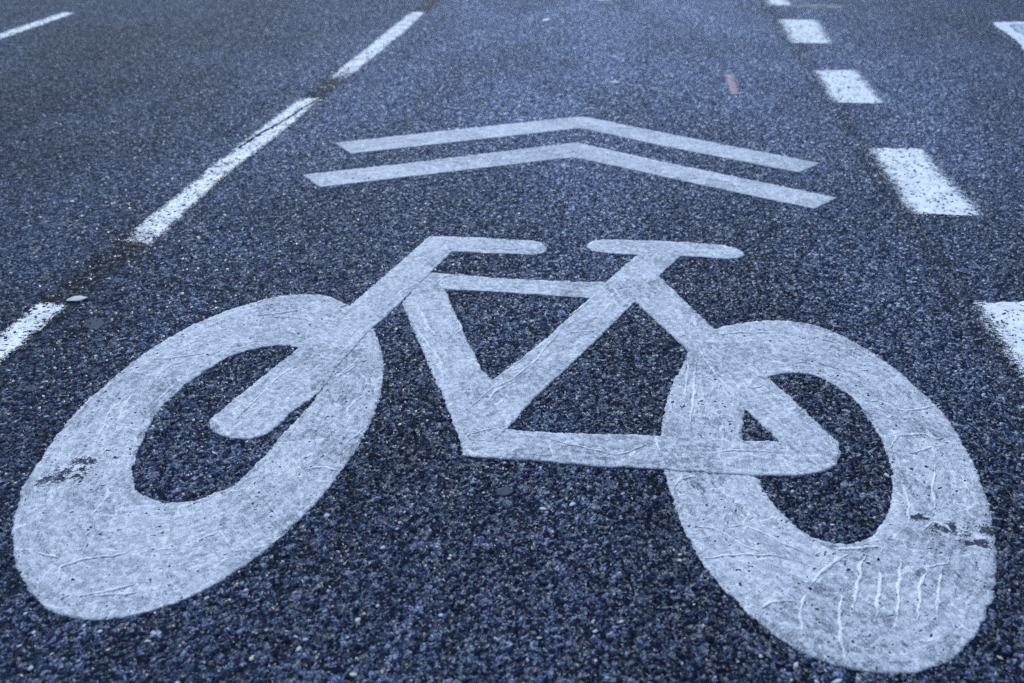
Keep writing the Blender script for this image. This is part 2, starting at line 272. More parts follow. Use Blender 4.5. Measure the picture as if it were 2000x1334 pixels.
# ------------------------------------------------------------------ materials
def mat_asphalt():
    mat, k, out, p = new_mat('asphalt')
    r = relief(k)
    xy = r['XY']
    fine, _ = k.noise(xy, 1300.0, 2.0, 0.65)
    patch, _ = k.noise(k.v('MULTIPLY', xy, (1.0, 0.45, 1.0)), 2.6, 4.0, 0.6)
    patch2, _ = k.noise(xy, 42.0, 3.0, 0.7)
    grain, _ = k.noise(xy, 480.0, 2.0, 0.6)
    chip = k.m('ADD', r['Chip'], k.m('MULTIPLY', k.m('SUBTRACT', fine, 0.5), 0.7))
    chip = k.m('ADD', chip, k.m('MULTIPLY', k.m('SUBTRACT', grain, 0.5), 0.7))
    chip = k.m('ADD', chip, k.m('MULTIPLY', k.m('SUBTRACT', patch2, 0.5), 0.5), clamp=True)
    col = k.ramp(chip, [(0.0, (.004, .0055, .010)), (.40, (.009, .012, .022)), (.58, (.030, .039, .063)),
                        (.74, (.10, .121, .165)), (.87, (.265, .29, .345)), (1.0, (.52, .55, .60))])
    col = k.mixc(k.m('SUBTRACT', 1.0, r['Binder']), col, (.005, .0065, .010, 1))
    # a few pale mineral chips, some warm
    pale = k.step(k.m('MULTIPLY', r['Binder'], r['Chip']), 0.91, 0.94)
    col = k.mixc(k.m('MULTIPLY', pale, 0.85), col, k.ramp(r['Chip2'], [(0, (.42, .45, .52)), (.55, (.5, .52, .56)), (.8, (.52, .47, .38)), (1, (.40, .42, .46))]))
    # broad traffic dust / bitumen variation
    var = k.step(patch, 0.3, 0.72, 0.76, 1.26)
    s = k.sep(xy)
    # far sheen painted into the cycle lane's colour; left lane is darker asphalt
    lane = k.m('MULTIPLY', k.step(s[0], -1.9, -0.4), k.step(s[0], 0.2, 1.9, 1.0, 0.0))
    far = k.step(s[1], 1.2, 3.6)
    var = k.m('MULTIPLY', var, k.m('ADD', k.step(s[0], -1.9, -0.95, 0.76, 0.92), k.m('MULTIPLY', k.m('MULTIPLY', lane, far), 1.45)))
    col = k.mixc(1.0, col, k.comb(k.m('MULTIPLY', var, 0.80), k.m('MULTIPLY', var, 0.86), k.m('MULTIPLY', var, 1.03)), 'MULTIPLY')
    # remains of an older, blacked-out line beside the lane lines
    wob, _ = k.noise(xy, 34.0, 4.0, 0.7)
    x = k.m('ADD', s[0], k.m('MULTIPLY', k.m('SUBTRACT', wob, 0.5), 0.05))
    left = k.m('MULTIPLY', k.step(x, -1.115, -1.09), k.step(x, -1.04, -1.015, 1.0, 0.0))
    right = k.m('MULTIPLY', k.step(x, 0.60, 0.645), k.step(x, 0.665, 0.70, 1.0, 0.0))
    gh = k.m('MULTIPLY', k.m('MAXIMUM', left, k.m('MULTIPLY', right, 0.55)), k.step(wob, 0.36, 0.52, 0.35, 1.0))
    col = k.mixc(k.m('MULTIPLY', gh, 0.9), col, (.012, .013, .015, 1))
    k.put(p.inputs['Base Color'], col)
    bm = k.n('ShaderNodeBump')
    bm.inputs['Strength'].default_value = 0.7
    bm.inputs['Distance'].default_value = 0.0009
    k.put(bm.inputs['Height'], k.m('ADD', grain, k.m('MULTIPLY', fine, 0.4)))
    nrm = k.v('NORMALIZE', k.v('ADD', bm.outputs[0], r['Lean']))
    k.t.links.new(nrm, p.inputs['Normal'])
    k.put(p.inputs['Roughness'], k.step(r['Chip2'], 0.62, 0.78, 0.72, 0.34))
    # only some chips are polished; bitumen between them is matt
    shiny = k.m('MULTIPLY', k.step(r['Chip2'], 0.66, 0.74), r['Binder'])
    k.put(p.inputs['Specular IOR Level'], k.m('ADD', 0.05, k.m('MULTIPLY', shiny, 0.42)))
    finish(k, out, p.outputs[0], r['Height'])
    return mat

def mat_fresh_paint():
    mat, k, out, p = new_mat('marking_paint')
    r = relief(k)
    xy = r['XY']
    rim = k.attr('rim')
    wear = k.attr('wear')
    bead = k.attr('bead')
    wf, wc = k.noise(xy, 9.0, 3.0, 0.6)
    wv = k.v('SCALE', k.v('SUBTRACT', wc, (0.5, 0.5, 0.5)))
    wv.node.inputs['Scale'].default_value = 0.10
    Q = k.v('ADD', xy, wv)
    cell = k.vor(Q, 12.0)
    cedge = k.vor(Q, 12.0, 'DISTANCE_TO_EDGE').outputs['Distance']
    cc = k.sep(cell.outputs['Color'])
    rot = k.n('ShaderNodeVectorRotate', rotation_type='Z_AXIS')
    k.put(rot.inputs['Vector'], k.v('SUBTRACT', xy, cell.outputs['Position']))
    k.put(rot.inputs['Angle'], k.m('MULTIPLY', cc[0], 3.1416))
    # strokes fan out a little from one end
    fan = k.v('MULTIPLY', rot.outputs[0], (30.0, 560.0, 0.0))
    s1, _ = k.noise(fan, 1.0, 3.0, 0.65)
    blot, _ = k.noise(xy, 19.0, 4.0, 0.6)
    blot2, _ = k.noise(xy, 75.0, 3.0, 0.65)
    grit, _ = k.noise(xy, 520.0, 3.0, 0.7)
    seam = k.m('MULTIPLY', k.step(cedge, 0.006, 0.035, 1.0, 0.0), k.step(blot2, 0.40, 0.62))
    s3, _ = k.noise(k.v('MULTIPLY', k.v('ADD', k.attr('flow', 'Vector'), k.v('MULTIPLY', wv, (0.15, 0.15, 0.15))), (16.0, 16.0, 95.0)), 1.0, 4.0, 0.6, '3D')
    streak = k.m('ADD', k.m('ADD', k.m('MULTIPLY', s1, 0.55), k.m('MULTIPLY', s3, 0.65)), k.m('MULTIPLY', seam, 0.30))
    streak = k.m('SUBTRACT', streak, 0.10)
    rel = k.m('MULTIPLY', r['Height'], 0.30)
    rel = k.m('ADD', rel, k.m('MULTIPLY', k.m('SUBTRACT', streak, 0.5), 0.0011))
    rel = k.m('ADD', rel, k.m('MULTIPLY', k.m('SUBTRACT', grit, 0.5), 0.0007))
    rel = k.m('ADD', rel, k.m('MULTIPLY', k.m('SUBTRACT', blot2, 0.5), 0.0010))
    # cover: thick where the squeegee left paint, thin where it scraped over the chips
    cover = k.m('ADD', k.m('MULTIPLY', k.m('SUBTRACT', streak, 0.5), 1.4), k.m('MULTIPLY', k.m('SUBTRACT', blot2, 0.5), 0.25))
    cover = k.m('ADD', cover, k.m('MULTIPLY', k.m('SUBTRACT', blot, 0.5), 0.2))
    cover = k.m('ADD', cover, k.m('MULTIPLY', k.m('SUBTRACT', grit, 0.5), 1.15))
    cover = k.m('ADD', cover, k.m('MULTIPLY', k.m('SUBTRACT', r['Height'], 0.0006), 170.0))
    cover = k.m('ADD', cover, k.m('MULTIPLY', k.m('SUBTRACT', cc[1], 0.5), 0.22))
    cover = k.m('ADD', cover, k.m('MULTIPLY', bead, 0.42))
    cover = k.m('ADD', cover, 0.52)
    col = k.ramp(cover, [(0.0, (.07, .08, .10)), (.16, (.20, .215, .25)), (.34, (.38, .40, .435)), (.60, (.50, .515, .555)), (.85, (.64, .655, .685)), (1.0, (.78, .795, .81))])
    # flaked places: the sheet is broken through to the road
    flk, _ = k.noise(xy, 62.0, 5.0, 0.68)
    thr = k.m('SUBTRACT', 1.0, k.m('MULTIPLY', wear, 0.565))
    hole = k.step(k.m('SUBTRACT', flk, thr), 0.0, 0.012)
    vein, _ = k.noise(k.v('MULTIPLY', xy, (0.75, 1.0, 1.0)), 48.0, 4.0, 0.7)
    vein = k.m('ABSOLUTE', k.m('SUBTRACT', vein, 0.5))
    hole = k.m('MAXIMUM', hole, k.step(k.m('SUBTRACT', vein, k.m('MULTIPLY', k.step(wear, 0.40, 1.0), 0.034)), -0.006, 0.0, 1.0, 0.0))
    ring = k.m('MAXIMUM', k.step(k.m('SUBTRACT', flk, thr), -0.10, 0.0), k.m('MULTIPLY', k.step(wear, 0.5, 0.95), k.step(blot2, 0.42, 0.56)))
    col = k.mixc(k.m('MULTIPLY', ring, 0.6), col, (.72, .74, .78, 1))
    k.put(p.inputs['Base Color'], col)
    bm = k.n('ShaderNodeBump')
    bm.inputs['Strength'].default_value = 1.0
    bm.inputs['Distance'].default_value = 0.0012
    k.put(bm.inputs['Height'], k.m('ADD', k.m('MULTIPLY', streak, 1.2), k.m('MULTIPLY', grit, 0.9)))
    k.t.links.new(bm.outputs[0], p.inputs['Normal'])
    p.inputs['Roughness'].default_value = 0.62
    p.inputs['Specular IOR Level'].default_value = 0.35
    tr = k.n('ShaderNodeBsdfTransparent')
    mx = k.n('ShaderNodeMixShader')
    k.put(mx.inputs[0], k.m('MULTIPLY', hole, 0.93))
    k.t.links.new(p.outputs[0], mx.inputs[1])
    k.t.links.new(tr.outputs[0], mx.inputs[2])
    H = k.mixf(rim, -0.0045, rel)
    finish(k, out, mx.outputs[0], H)
    return mat

def mat_worn_paint(name, tint, lo, gain, softw, hweight=140.0):
    """old sprayed line: paint sits on the chips, the gaps between them are bare"""
    mat, k, out, p = new_mat(name)
    r = relief(k)
    xy = r['XY']
    edge = k.attr('edge')
    bald = k.attr('wear')
    n1, _ = k.noise(xy, 560.0, 3.0, 0.65)
    n2, _ = k.noise(xy, 22.0, 3.0, 0.6)
    n3, _ = k.noise(k.v('MULTIPLY', xy, (0.55, 1.0, 1.0)), 190.0, 3.0, 0.6)
    m = k.m('ADD', k.m('MULTIPLY', r['Height'], hweight), k.m('MULTIPLY', k.m('SUBTRACT', n1, 0.5), 1.5))
    m = k.m('ADD', m, k.m('MULTIPLY', k.m('SUBTRACT', n2, 0.5), 0.5))
    m = k.m('ADD', m, k.m('MULTIPLY', k.m('SUBTRACT', n3, 0.5), 0.9))
    m = k.m('ADD', m, k.m('MULTIPLY', k.m('DIVIDE', edge, softw, clamp=True), gain))
    m = k.m('SUBTRACT', m, bald)
    alpha = k.step(m, lo, lo + 0.06)
    v = k.m('MULTIPLY', k.step(n2, 0.3, 0.7, 0.82, 1.04), k.step(n1, 0.3, 0.62, 0.84, 1.0))
    k.put(p.inputs['Base Color'], k.mixc(1.0, tint, k.comb(v, v, v), 'MULTIPLY'))
    p.inputs['Roughness'].default_value = 0.6
    tr = k.n('ShaderNodeBsdfTransparent')
    mx = k.n('ShaderNodeMixShader')
    k.put(mx.inputs[0], alpha)
    k.t.links.new(tr.outputs[0], mx.inputs[1])
    k.t.links.new(p.outputs[0], mx.inputs[2])
    finish(k, out, mx.outputs[0], k.m('MULTIPLY', r['Height'], 0.8))
    return mat

def mat_plain(name, stops, scale, rough, spec=0.4):
    mat, k, out, p = new_mat(name, False)
    tc = k.n('ShaderNodeTexCoord')
    n1, _ = k.noise(tc.outputs['Object'], scale, 4.0, 0.65, '3D')
    k.put(p.inputs['Base Color'], k.ramp(n1, stops))
    p.inputs['Roughness'].default_value = rough
    p.inputs['Specular IOR Level'].default_value = spec
    b = k.n('ShaderNodeBump')
    b.inputs['Strength'].default_value = 0.4
    b.inputs['Distance'].default_value = 0.001
    k.put(b.inputs['Height'], n1)
    k.t.links.new(b.outputs[0], p.inputs['Normal'])
    finish(k, out, p.outputs[0])
    return mat

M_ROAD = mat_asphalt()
M_PAINT = mat_fresh_paint()
M_DASH = mat_worn_paint('worn_line_paint', (.78, .80, .82, 1), 0.27, 0.46, 0.016)
M_SPRAY = mat_worn_paint('sprayed_line_paint', (.79, .82, .84, 1), 0.45, 0.84, 0.05)
M_RED = mat_worn_paint('red_survey_paint', (.40, .28, .29, 1), 0.46, 0.75, 0.012, 200.0)
M_FAINT = mat_worn_paint('thin_grey_paint', (.46, .50, .58, 1), 0.26, 0.7, 0.02)
M_YELLOW = mat_worn_paint('faded_yellow_paint', (.25, .265, .225, 1), 0.50, 0.75, 0.05)
M_FLAKE = mat_plain('flake_surface', [(.3, (.32, .345, .37)), (.7, (.48, .50, .52))], 120.0, 0.7)
M_SLIVER = mat_plain('pale_sliver', [(.3, (.62, .64, .68)), (.7, (.78, .8, .82))], 90.0, 0.6)
M_TAR = mat_plain('smooth_tar', [(.3, (.030, .034, .045)), (.7, (.055, .068, .10))], 160.0, 0.75, 0.2)
M_STRAW = mat_plain('dry_straw', [(.3, (.36, .36, .36)), (.7, (.55, .55, .52))], 200.0, 0.7)
M_STONES = [mat_plain('cream_stone', [(.3, (.38, .36, .31)), (.7, (.56, .53, .46))], 700.0, 0.6),
            mat_plain('grey_stone', [(.3, (.30, .32, .37)), (.7, (.50, .53, .58))], 700.0, 0.55),
            mat_plain('tan_stone', [(.3, (.32, .27, .21)), (.7, (.46, .41, .33))], 700.0, 0.6)]

# ------------------------------------------------------------------ mesh helpers
def mesh_from(name, verts, faces):
    me = bpy.data.meshes.new(name)
    verts = np.asarray(verts, dtype=np.float32)
    faces = np.asarray(faces, dtype=np.int32)
    nf, w = faces.shape
    me.vertices.add(len(verts))
    me.vertices.foreach_set('co', verts.ravel())
    me.loops.add(nf * w)
    me.loops.foreach_set('vertex_index', faces.ravel())
    me.polygons.add(nf)
    me.polygons.foreach_set('loop_start', np.arange(0, nf * w, w, dtype=np.int32))
    me.polygons.foreach_set('use_smooth', np.ones(nf, dtype=bool))
    me.update(calc_edges=True)
    return me

def link(name, me, mat, parent=None):
    o = bpy.data.objects.new(name, me)
    scene.collection.objects.link(o)
    if me is not None and mat is not None and not me.materials:
        me.materials.append(mat)
    if parent is not None:
        o.parent = parent
    return o

def tag(o, label, category=None, group=None):
    o['label'] = label
    if category:
        o['category'] = category
    if group:
        o['group'] = group
    return o

def set_attr(me, name, arr, kind='FLOAT'):
    a = me.attributes.new(name, kind, 'POINT')
    a.data.foreach_set('vector' if kind == 'FLOAT_VECTOR' else 'value', np.asarray(arr, dtype=np.float32).ravel())

def smooth_closed(pts, n=10):
    P = np.asarray(pts, float)
    N = len(P)
    out = []
    for i in range(N):
        p0, p1, p2, p3 = P[i - 1], P[i], P[(i + 1) % N], P[(i + 2) % N]
        for j in range(n):
            t = j / n
            out.append(0.5 * ((2 * p1) + (-p0 + p2) * t + (2 * p0 - 5 * p1 + 4 * p2 - p3) * t * t + (-p0 + 3 * p1 - 3 * p2 + p3) * t ** 3))
    return np.array(out)

def resample_closed(P, ds):
    Q = np.vstack([P, P[:1]])
    L = np.concatenate([[0], np.cumsum(np.linalg.norm(np.diff(Q, axis=0), axis=1))])
    n = max(8, int(L[-1] / ds))
    s = np.linspace(0, L[-1], n, endpoint=False)
    return np.stack([np.interp(s, L, Q[:, 0]), np.interp(s, L, Q[:, 1])], 1)

def inside(poly, pts):
    x, y = pts[:, 0], pts[:, 1]
    r = np.zeros(len(pts), bool)
    a = poly
    b = np.roll(poly, -1, axis=0)
    for (x0, y0), (x1, y1) in zip(a, b):
        if y0 == y1:
            continue
        c = ((y0 > y) != (y1 > y))
        r ^= c & (x < (x1 - x0) * (y - y0) / (y1 - y0) + x0)
    return r

def edge_distance(loops, pts):
    d = np.full(len(pts), 9.0)
    for lp in loops:
        a = lp
        ab = np.roll(lp, -1, axis=0) - lp
        ll = (ab ** 2).sum(1)
        for i in range(len(a)):
            ap = pts - a[i]
            t = np.clip((ap @ ab[i]) / max(ll[i], 1e-12), 0, 1)
            q = ap - t[:, None] * ab[i]
            d = np.minimum(d, (q ** 2).sum(1))
    return np.sqrt(d)

def noise1(n, k, amp):
    """smooth closed random signal of n samples"""
    x = np.zeros(n)
    t = np.arange(n) / n * 2 * np.pi
    for j in range(1, k):
        x += np.sin(j * t + rng.uniform(0, 6.283)) * rng.normal() / (j ** 0.35)
    return x / max(x.std(), 1e-9) * amp

def ccw(P):
    x, y = P[:, 0], P[:, 1]
    A = np.sum(x * np.roll(y, -1) - np.roll(x, -1) * y)
    return P if A > 0 else P[::-1]

def normals(P):
    t = np.roll(P, -1, axis=0) - np.roll(P, 1, axis=0)
    t /= np.maximum(np.linalg.norm(t, axis=1), 1e-9)[:, None]
    return np.stack([t[:, 1], -t[:, 0]], 1)

def sheet(name, outer, holes, mat, parent=None, lift=0.0014, ds=0.004, curved=False, rag=0.0005, skirt=True, wear=(), flow='bar', fade=None):
    """a thin coat of paint: outline filled with a fine triangle mesh whose rim dips into the road"""
    loops = []
    for i, lp in enumerate([outer] + list(holes)):
        P = smooth_closed(lp) if curved else np.asarray(lp, float)
        P = ccw(resample_closed(P, ds * 0.8))
        n = len(P)
        if curved:
            for _ in range(14):
                P = 0.25 * np.roll(P, 1, 0) + 0.5 * P + 0.25 * np.roll(P, -1, 0)
        P = P + normals(P) * (noise1(n, max(3, n // 2), rag) + noise1(n, max(3, n // 14), rag * 0.4))[:, None]
        if i:
            P = P[::-1]
        loops.append(P)
    lo, hi = loops[0].min(0), loops[0].max(0)
    gx = np.arange(lo[0], hi[0], ds)
    gy = np.arange(lo[1], hi[1], ds * 0.87)
    X, Y = np.meshgrid(gx, gy)
    X = X + (np.arange(len(gy)) % 2)[:, None] * ds * 0.5
    G = np.stack([X.ravel(), Y.ravel()], 1)
    G = G + rng.uniform(-0.18, 0.18, G.shape) * ds
    ok = inside(loops[0], G)
    for hl in loops[1:]:
        ok &= ~inside(hl, G)
    G = G[ok]
    dG = edge_distance(loops, G)
    G = G[dG > ds * 0.55]
    pts, edges = [], []
    for lp in loops:
        b = len(pts)
        n = len(lp)
        pts += [Vector(p) for p in lp]
        edges += [(b + i, b + (i + 1) % n) for i in range(n)]
    nb = len(pts)
    pts += [Vector(p) for p in G]
    vo, eo, fo, *_ = delaunay_2d_cdt(pts, edges, [], 1, 1e-7)
    V = np.array([(v[0], v[1]) for v in vo])
    F = np.array([f for f in fo if len(f) == 3], dtype=np.int32)
    C = V[F].mean(1)
    ok = inside(loops[0], C)
    for hl in loops[1:]:
        ok &= ~inside(hl, C)
    F = F[ok]
    a, b, c = V[F[:, 0]], V[F[:, 1]], V[F[:, 2]]
    ar = (b[:, 0] - a[:, 0]) * (c[:, 1] - a[:, 1]) - (b[:, 1] - a[:, 1]) * (c[:, 0] - a[:, 0])
    F[ar < 0] = F[ar < 0][:, ::-1]
    rim = np.ones(len(V))
    if skirt:
        # boundary edges get a short rim running down into the asphalt
        E = np.vstack([F[:, [0, 1]], F[:, [1, 2]], F[:, [2, 0]]])
        key = np.sort(E, 1)
        _, idx, cnt = np.unique(key, axis=0, return_index=True, return_counts=True)
        B = E[idx[cnt == 1]]
        used = np.unique(B)
        nrm = np.zeros((len(V), 2))
        d = V[B[:, 1]] - V[B[:, 0]]
        nn = np.stack([d[:, 1], -d[:, 0]], 1)
        np.add.at(nrm, B[:, 0], nn)
        np.add.at(nrm, B[:, 1], nn)
        nrm /= np.maximum(np.linalg.norm(nrm, axis=1), 1e-9)[:, None]
        mp = np.full(len(V), -1)
        mp[used] = len(V) + np.arange(len(used))
        V = np.vstack([V, V[used] + nrm[used] * 0.0007])
        rim = np.concatenate([rim, np.zeros(len(used))])
        q1 = np.stack([B[:, 0], mp[B[:, 0]], mp[B[:, 1]]], 1)
        q2 = np.stack([B[:, 0], mp[B[:, 1]], B[:, 1]], 1)
        F = np.vstack([F, q1, q2]).astype(np.int32)
    me = mesh_from(name, np.column_stack([V, np.full(len(V), lift)]), F)
    set_attr(me, 'rim', rim)
    if fade == 'sides':
        # distance from the two long sides only: sharp ends, dusty flanks
        L0 = loops[0]
        ye = np.linspace(L0[:, 1].min(), L0[:, 1].max(), 9)
        q = np.clip(np.digitize(L0[:, 1], ye) - 1, 0, 7)
        xl = np.array([L0[q == b_][:, 0].min() if (q == b_).any() else L0[:, 0].min() for b_ in range(8)])
        xr = np.array([L0[q == b_][:, 0].max() if (q == b_).any() else L0[:, 0].max() for b_ in range(8)])
        ym = 0.5 * (ye[1:] + ye[:-1])
        dx = np.minimum(V[:, 0] - np.interp(V[:, 1], ym, xl), np.interp(V[:, 1], ym, xr) - V[:, 0])
        dy = np.minimum(V[:, 1] - ye[0], ye[-1] - V[:, 1])
        set_attr(me, 'edge', np.clip(np.minimum(dx, dy * 4.0 + 0.025), 0, 1))
    else:
        set_attr(me, 'edge', edge_distance(loops, V))
    w = np.zeros(len(V))
    for (wx, wy, rx, ry, s) in wear:
        w = np.maximum(w, s * np.exp(-(((V[:, 0] - wx) / rx) ** 2 + ((V[:, 1] - wy) / ry) ** 2)))
    set_attr(me, 'wear', w)
    set_attr(me, 'bead', np.zeros(len(V)))
    cen = loops[0].mean(0)
    q = V - cen
    if flow == 'ring':
        ang = np.arctan2(q[:, 1], q[:, 0])
        fl = np.column_stack([np.cos(ang) * 0.25, np.sin(ang) * 0.25, np.hypot(q[:, 0] * 1.8, q[:, 1])])
    else:
        u, s_, vt = np.linalg.svd(loops[0] - cen, full_matrices=False)
        fl = q @ vt.T
        fl = np.column_stack([fl[:, 0], np.zeros(len(V)), fl[:, 1]])
    set_attr(me, 'flow', fl, 'FLOAT_VECTOR')
    return link(name, me, mat, parent)

def paint_ridge(path, parent, lift, width=0.0040, height=0.0011):
    """a raised bead of paint left by the squeegee, running along a path"""
    P = np.asarray(path, float)
    L = np.concatenate([[0], np.cumsum(np.linalg.norm(np.diff(P, axis=0), axis=1))])
    n = max(8, int(L[-1] / 0.003))
    s = np.linspace(0, L[-1], n)
    # cubic-ish smoothing through the points
    Q = np.stack([np.interp(s, L, P[:, 0]), np.interp(s, L, P[:, 1])], 1)
    for _ in range(max(2, n // 12)):
        Q[1:-1] = 0.25 * Q[:-2] + 0.5 * Q[1:-1] + 0.25 * Q[2:]
    t = np.gradient(Q, axis=0)
    t /= np.maximum(np.linalg.norm(t, axis=1), 1e-9)[:, None]
    nr = np.stack([t[:, 1], -t[:, 0]], 1)
    Q = Q + nr * (np.convolve(rng.normal(0, 1, n + 8), np.ones(5) / 5, 'same')[4:-4] * 0.0016)[:, None]
    f = s / L[-1]
    env = np.clip(np.minimum(f, 1 - f) * 4, 0.1, 1) * (0.25 + 1.4 * np.clip(np.convolve(rng.uniform(0, 1, n + 8), np.ones(4) / 4, 'same')[4:-4], 0, 1))
    prof = [(-1.5, 0.0, 0), (-0.8, 0.55, 1), (0.0, 1.0, 1), (0.8, 0.55, 1), (1.5, 0.0, 0)]
    V, rim = [], []
    for i in range(n):
        for (a, h, r) in prof:
            q = Q[i] + nr[i] * a * width * 0.5 * env[i]
            V.append((q[0], q[1], lift + h * height * env[i]))
            rim.append(0.75 if r == 0 else 1.0)
    F = []
    for i in range(n - 1):
        for j in range(4):
            a = i * 5 + j
            F.append((a, a + 1, a + 6, a + 5))
    V = np.array(V)
    F = np.array(F)[:, ::-1]
    v = V[F[0]]
    if np.cross(v[1] - v[0], v[2] - v[0])[2] < 0:
        F = F[:, ::-1]
    me = mesh_from('paint_ridge', V, F)
    set_attr(me, 'rim', rim)
    set_attr(me, 'edge', np.ones(len(V)))
    set_attr(me, 'wear', np.zeros(len(V)))
    set_attr(me, 'bead', np.ones(len(V)))
    set_attr(me, 'flow', V, 'FLOAT_VECTOR')
    return link('paint_ridge', me, M_PAINT, parent)

# ------------------------------------------------------------------ the road: one sheet, fine where one can see the chips
def graded(lo, hi, spacing, far, grow=1.22):
    xs = [lo]
    while xs[-1] < hi:
        xs.append(xs[-1] + spacing(xs[-1]))
    d = spacing(xs[-1])
    up = []
    x = xs[-1]
    while x < far:
        d *= grow
        x += d
        up.append(x)
    d = spacing(lo)
    dn = []
    x = lo
    while x > -far:
        d *= grow
        x -= d
        dn.append(x)
    return np.array(dn[::-1] + xs + up)

XS = graded(-3.35, 2.05, lambda x: min(0.0032 + 0.0035 * max(0.0, abs(x + 0.1) - 0.75), 0.009), 240.0)
YS = graded(0.6, 5.7, lambda y: 0.0026 + 0.0021 * max(0.0, y - 0.8), 240.0)
nx, ny = len(XS), len(YS)
GX, GY = np.meshgrid(XS, YS)
verts = np.zeros((nx * ny, 3), np.float32)
verts[:, 0] = GX.ravel()
verts[:, 1] = GY.ravel()
i = (np.arange(ny - 1)[:, None] * nx + np.arange(nx - 1)[None, :]).ravel()
faces = np.stack([i, i + 1, i + nx + 1, i + nx], 1)
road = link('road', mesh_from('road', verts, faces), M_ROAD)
road['kind'] = 'structure'
road['label'] = 'dark blue-grey asphalt road with coarse chippings'
print('road quads', len(faces))

# ------------------------------------------------------------------ the bicycle symbol
bike = bpy.data.objects.new('bicycle_symbol', None)
scene.collection.objects.link(bike)
bike.empty_display_size = 0.1
tag(bike, 'big white bicycle symbol painted on the asphalt in the foreground', 'road marking')
WEAR_F = [(-0.7517, 0.9936, .050, .040, 1.0), (-0.774, .9729, .03, .022, 1.06), (-0.7465, 1.0189, .034, .024, 1.02)]
WEAR_R = [(.4365, 1.0236, .045, .026, 1.0), (.4651, 1.0022, .034, .022, 1.06), (.4857, 1.0299, .018, .024, 1.08), (.4034, 1.0454, .026, .02, 1.0)]
parts = [
    ('front_wheel', FRONT_OUT, [FRONT_IN], True, .0014, WEAR_F, 'ring', 'FRONT', 'front wheel with flaked paint at its outer side'),
    ('rear_wheel', REAR_OUT, [REAR_IN], True, .0014, WEAR_R, 'ring', 'REAR', 'rear wheel with a torn patch and ridges of thick paint'),
    ('down_tube', DOWN_TUBE, [], False, .0018, (), 'bar', 'DOWN_TUBE', None),
    ('top_tube', TOP_TUBE, [], False, .0019, (), 'bar', 'TOP_TUBE', None),
    ('chain_stay', CHAIN_STAY, [], False, .0022, (), 'bar', 'CHAIN_STAY', None),
    ('seat_stay', SEAT_STAY, [], False, .0026, (), 'bar', 'SEAT_STAY', None),
    ('seat_tube', SEAT_TUBE, [], False, .0024, (), 'bar', 'SEAT_TUBE', None),
    ('saddle', SADDLE, [], False, .0020, (), 'bar', None, None),
    ('handlebar', HANDLEBAR, [], False, .0018, (), 'bar', 'HANDLEBAR', None),
    ('fork', FORK, [], False, .0024, (), 'bar', 'FORK', None),
]
for (nm, outl, holes, curved, lift, wear, flow, rk, lab) in parts:
    o = sheet(nm, outl, holes, M_PAINT, bike, lift, 0.0040, curved, 0.0011 if curved else 0.0010, True, wear, flow)
    if lab:
        o['label'] = lab
    for path in RIDGE.get(rk, []):
        paint_ridge(path, o, lift + 0.0004)

# ------------------------------------------------------------------ chevrons ahead of it
for nm, outl, rk, lab in (('chevron', CHEVRON_NEAR, 'CHEVRON_NEAR', 'white chevron nearer to the bicycle symbol, pointing away'),
                          ('chevron', CHEVRON_FAR, 'CHEVRON_FAR', 'white chevron farther from the bicycle symbol, pointing away')):
    o = sheet(nm, outl, [], M_PAINT, None,   .0016, 0.006, False, 0.0012, True, (), 'bar')
    tag(o, lab, 'road marking', 'chevrons above the bicycle symbol')
    for path in RIDGE.get(rk, []):
        paint_ridge(path, o, .002, 0.006, 0.0014)

# ------------------------------------------------------------------ lane lines
LEFT = 'left lane line dashes'
RIGHT = 'short dashes along the right lane edge'
for outl, lab, grp, mt, ds, wr in (
        (DASH_L_NEAR, 'worn white line stub at the left edge beside the front wheel', LEFT, M_DASH, .005, ()),
        (DASH_L_MID, 'long worn white line left of the chevrons, split by a crack', LEFT, M_DASH, .006, [(-1.06, 1.80, .08, .10, .2)]),
        (DASH_L_FAR, 'white line segment at the top centre-left, beyond the long line', LEFT, M_DASH, .008, [(-1.05, 3.34, .06, .13, .4)]),
        (DASH_FAR_LEFT, 'thin white line in the far top left corner', LEFT, M_DASH, .01, ()),
        (DASH_R1, 'worn white dash cut by the right edge above the rear wheel', RIGHT, M_SPRAY, .006, ()),
        (DASH_R2, 'largest whole white dash, right of the chevron ends', RIGHT, M_SPRAY, .007, ()),
        (DASH_R3, 'white dash right of the small red paint mark', RIGHT, M_SPRAY, .008, ()),
        (DASH_R4, 'small white dash second from the top of the right row', RIGHT, M_SPRAY, .01, ()),
        (DASH_R5, 'white dash cut by the top edge, last of the right row', RIGHT, M_SPRAY, .012, ())):
    if mt is M_SPRAY:      # the spray drifted past the stencil
        cx_ = np.mean([q[0] for q in outl])
        outl = [(q[0] + (0.018 if q[0] > cx_ else -0.018), q[1]) for q in outl]
    if mt is M_DASH:
        outl = [(q[0] + (0.006 if q[0] > np.mean([w_[0] for w_ in outl]) else -0.004), q[1]) for q in outl]
    o = sheet('lane_dash', outl, [], mt, None, .0009, ds, False, 0.0012, False, wr, 'bar', 'sides' if mt is M_SPRAY else None)
    tag(o, lab, 'lane line', grp)

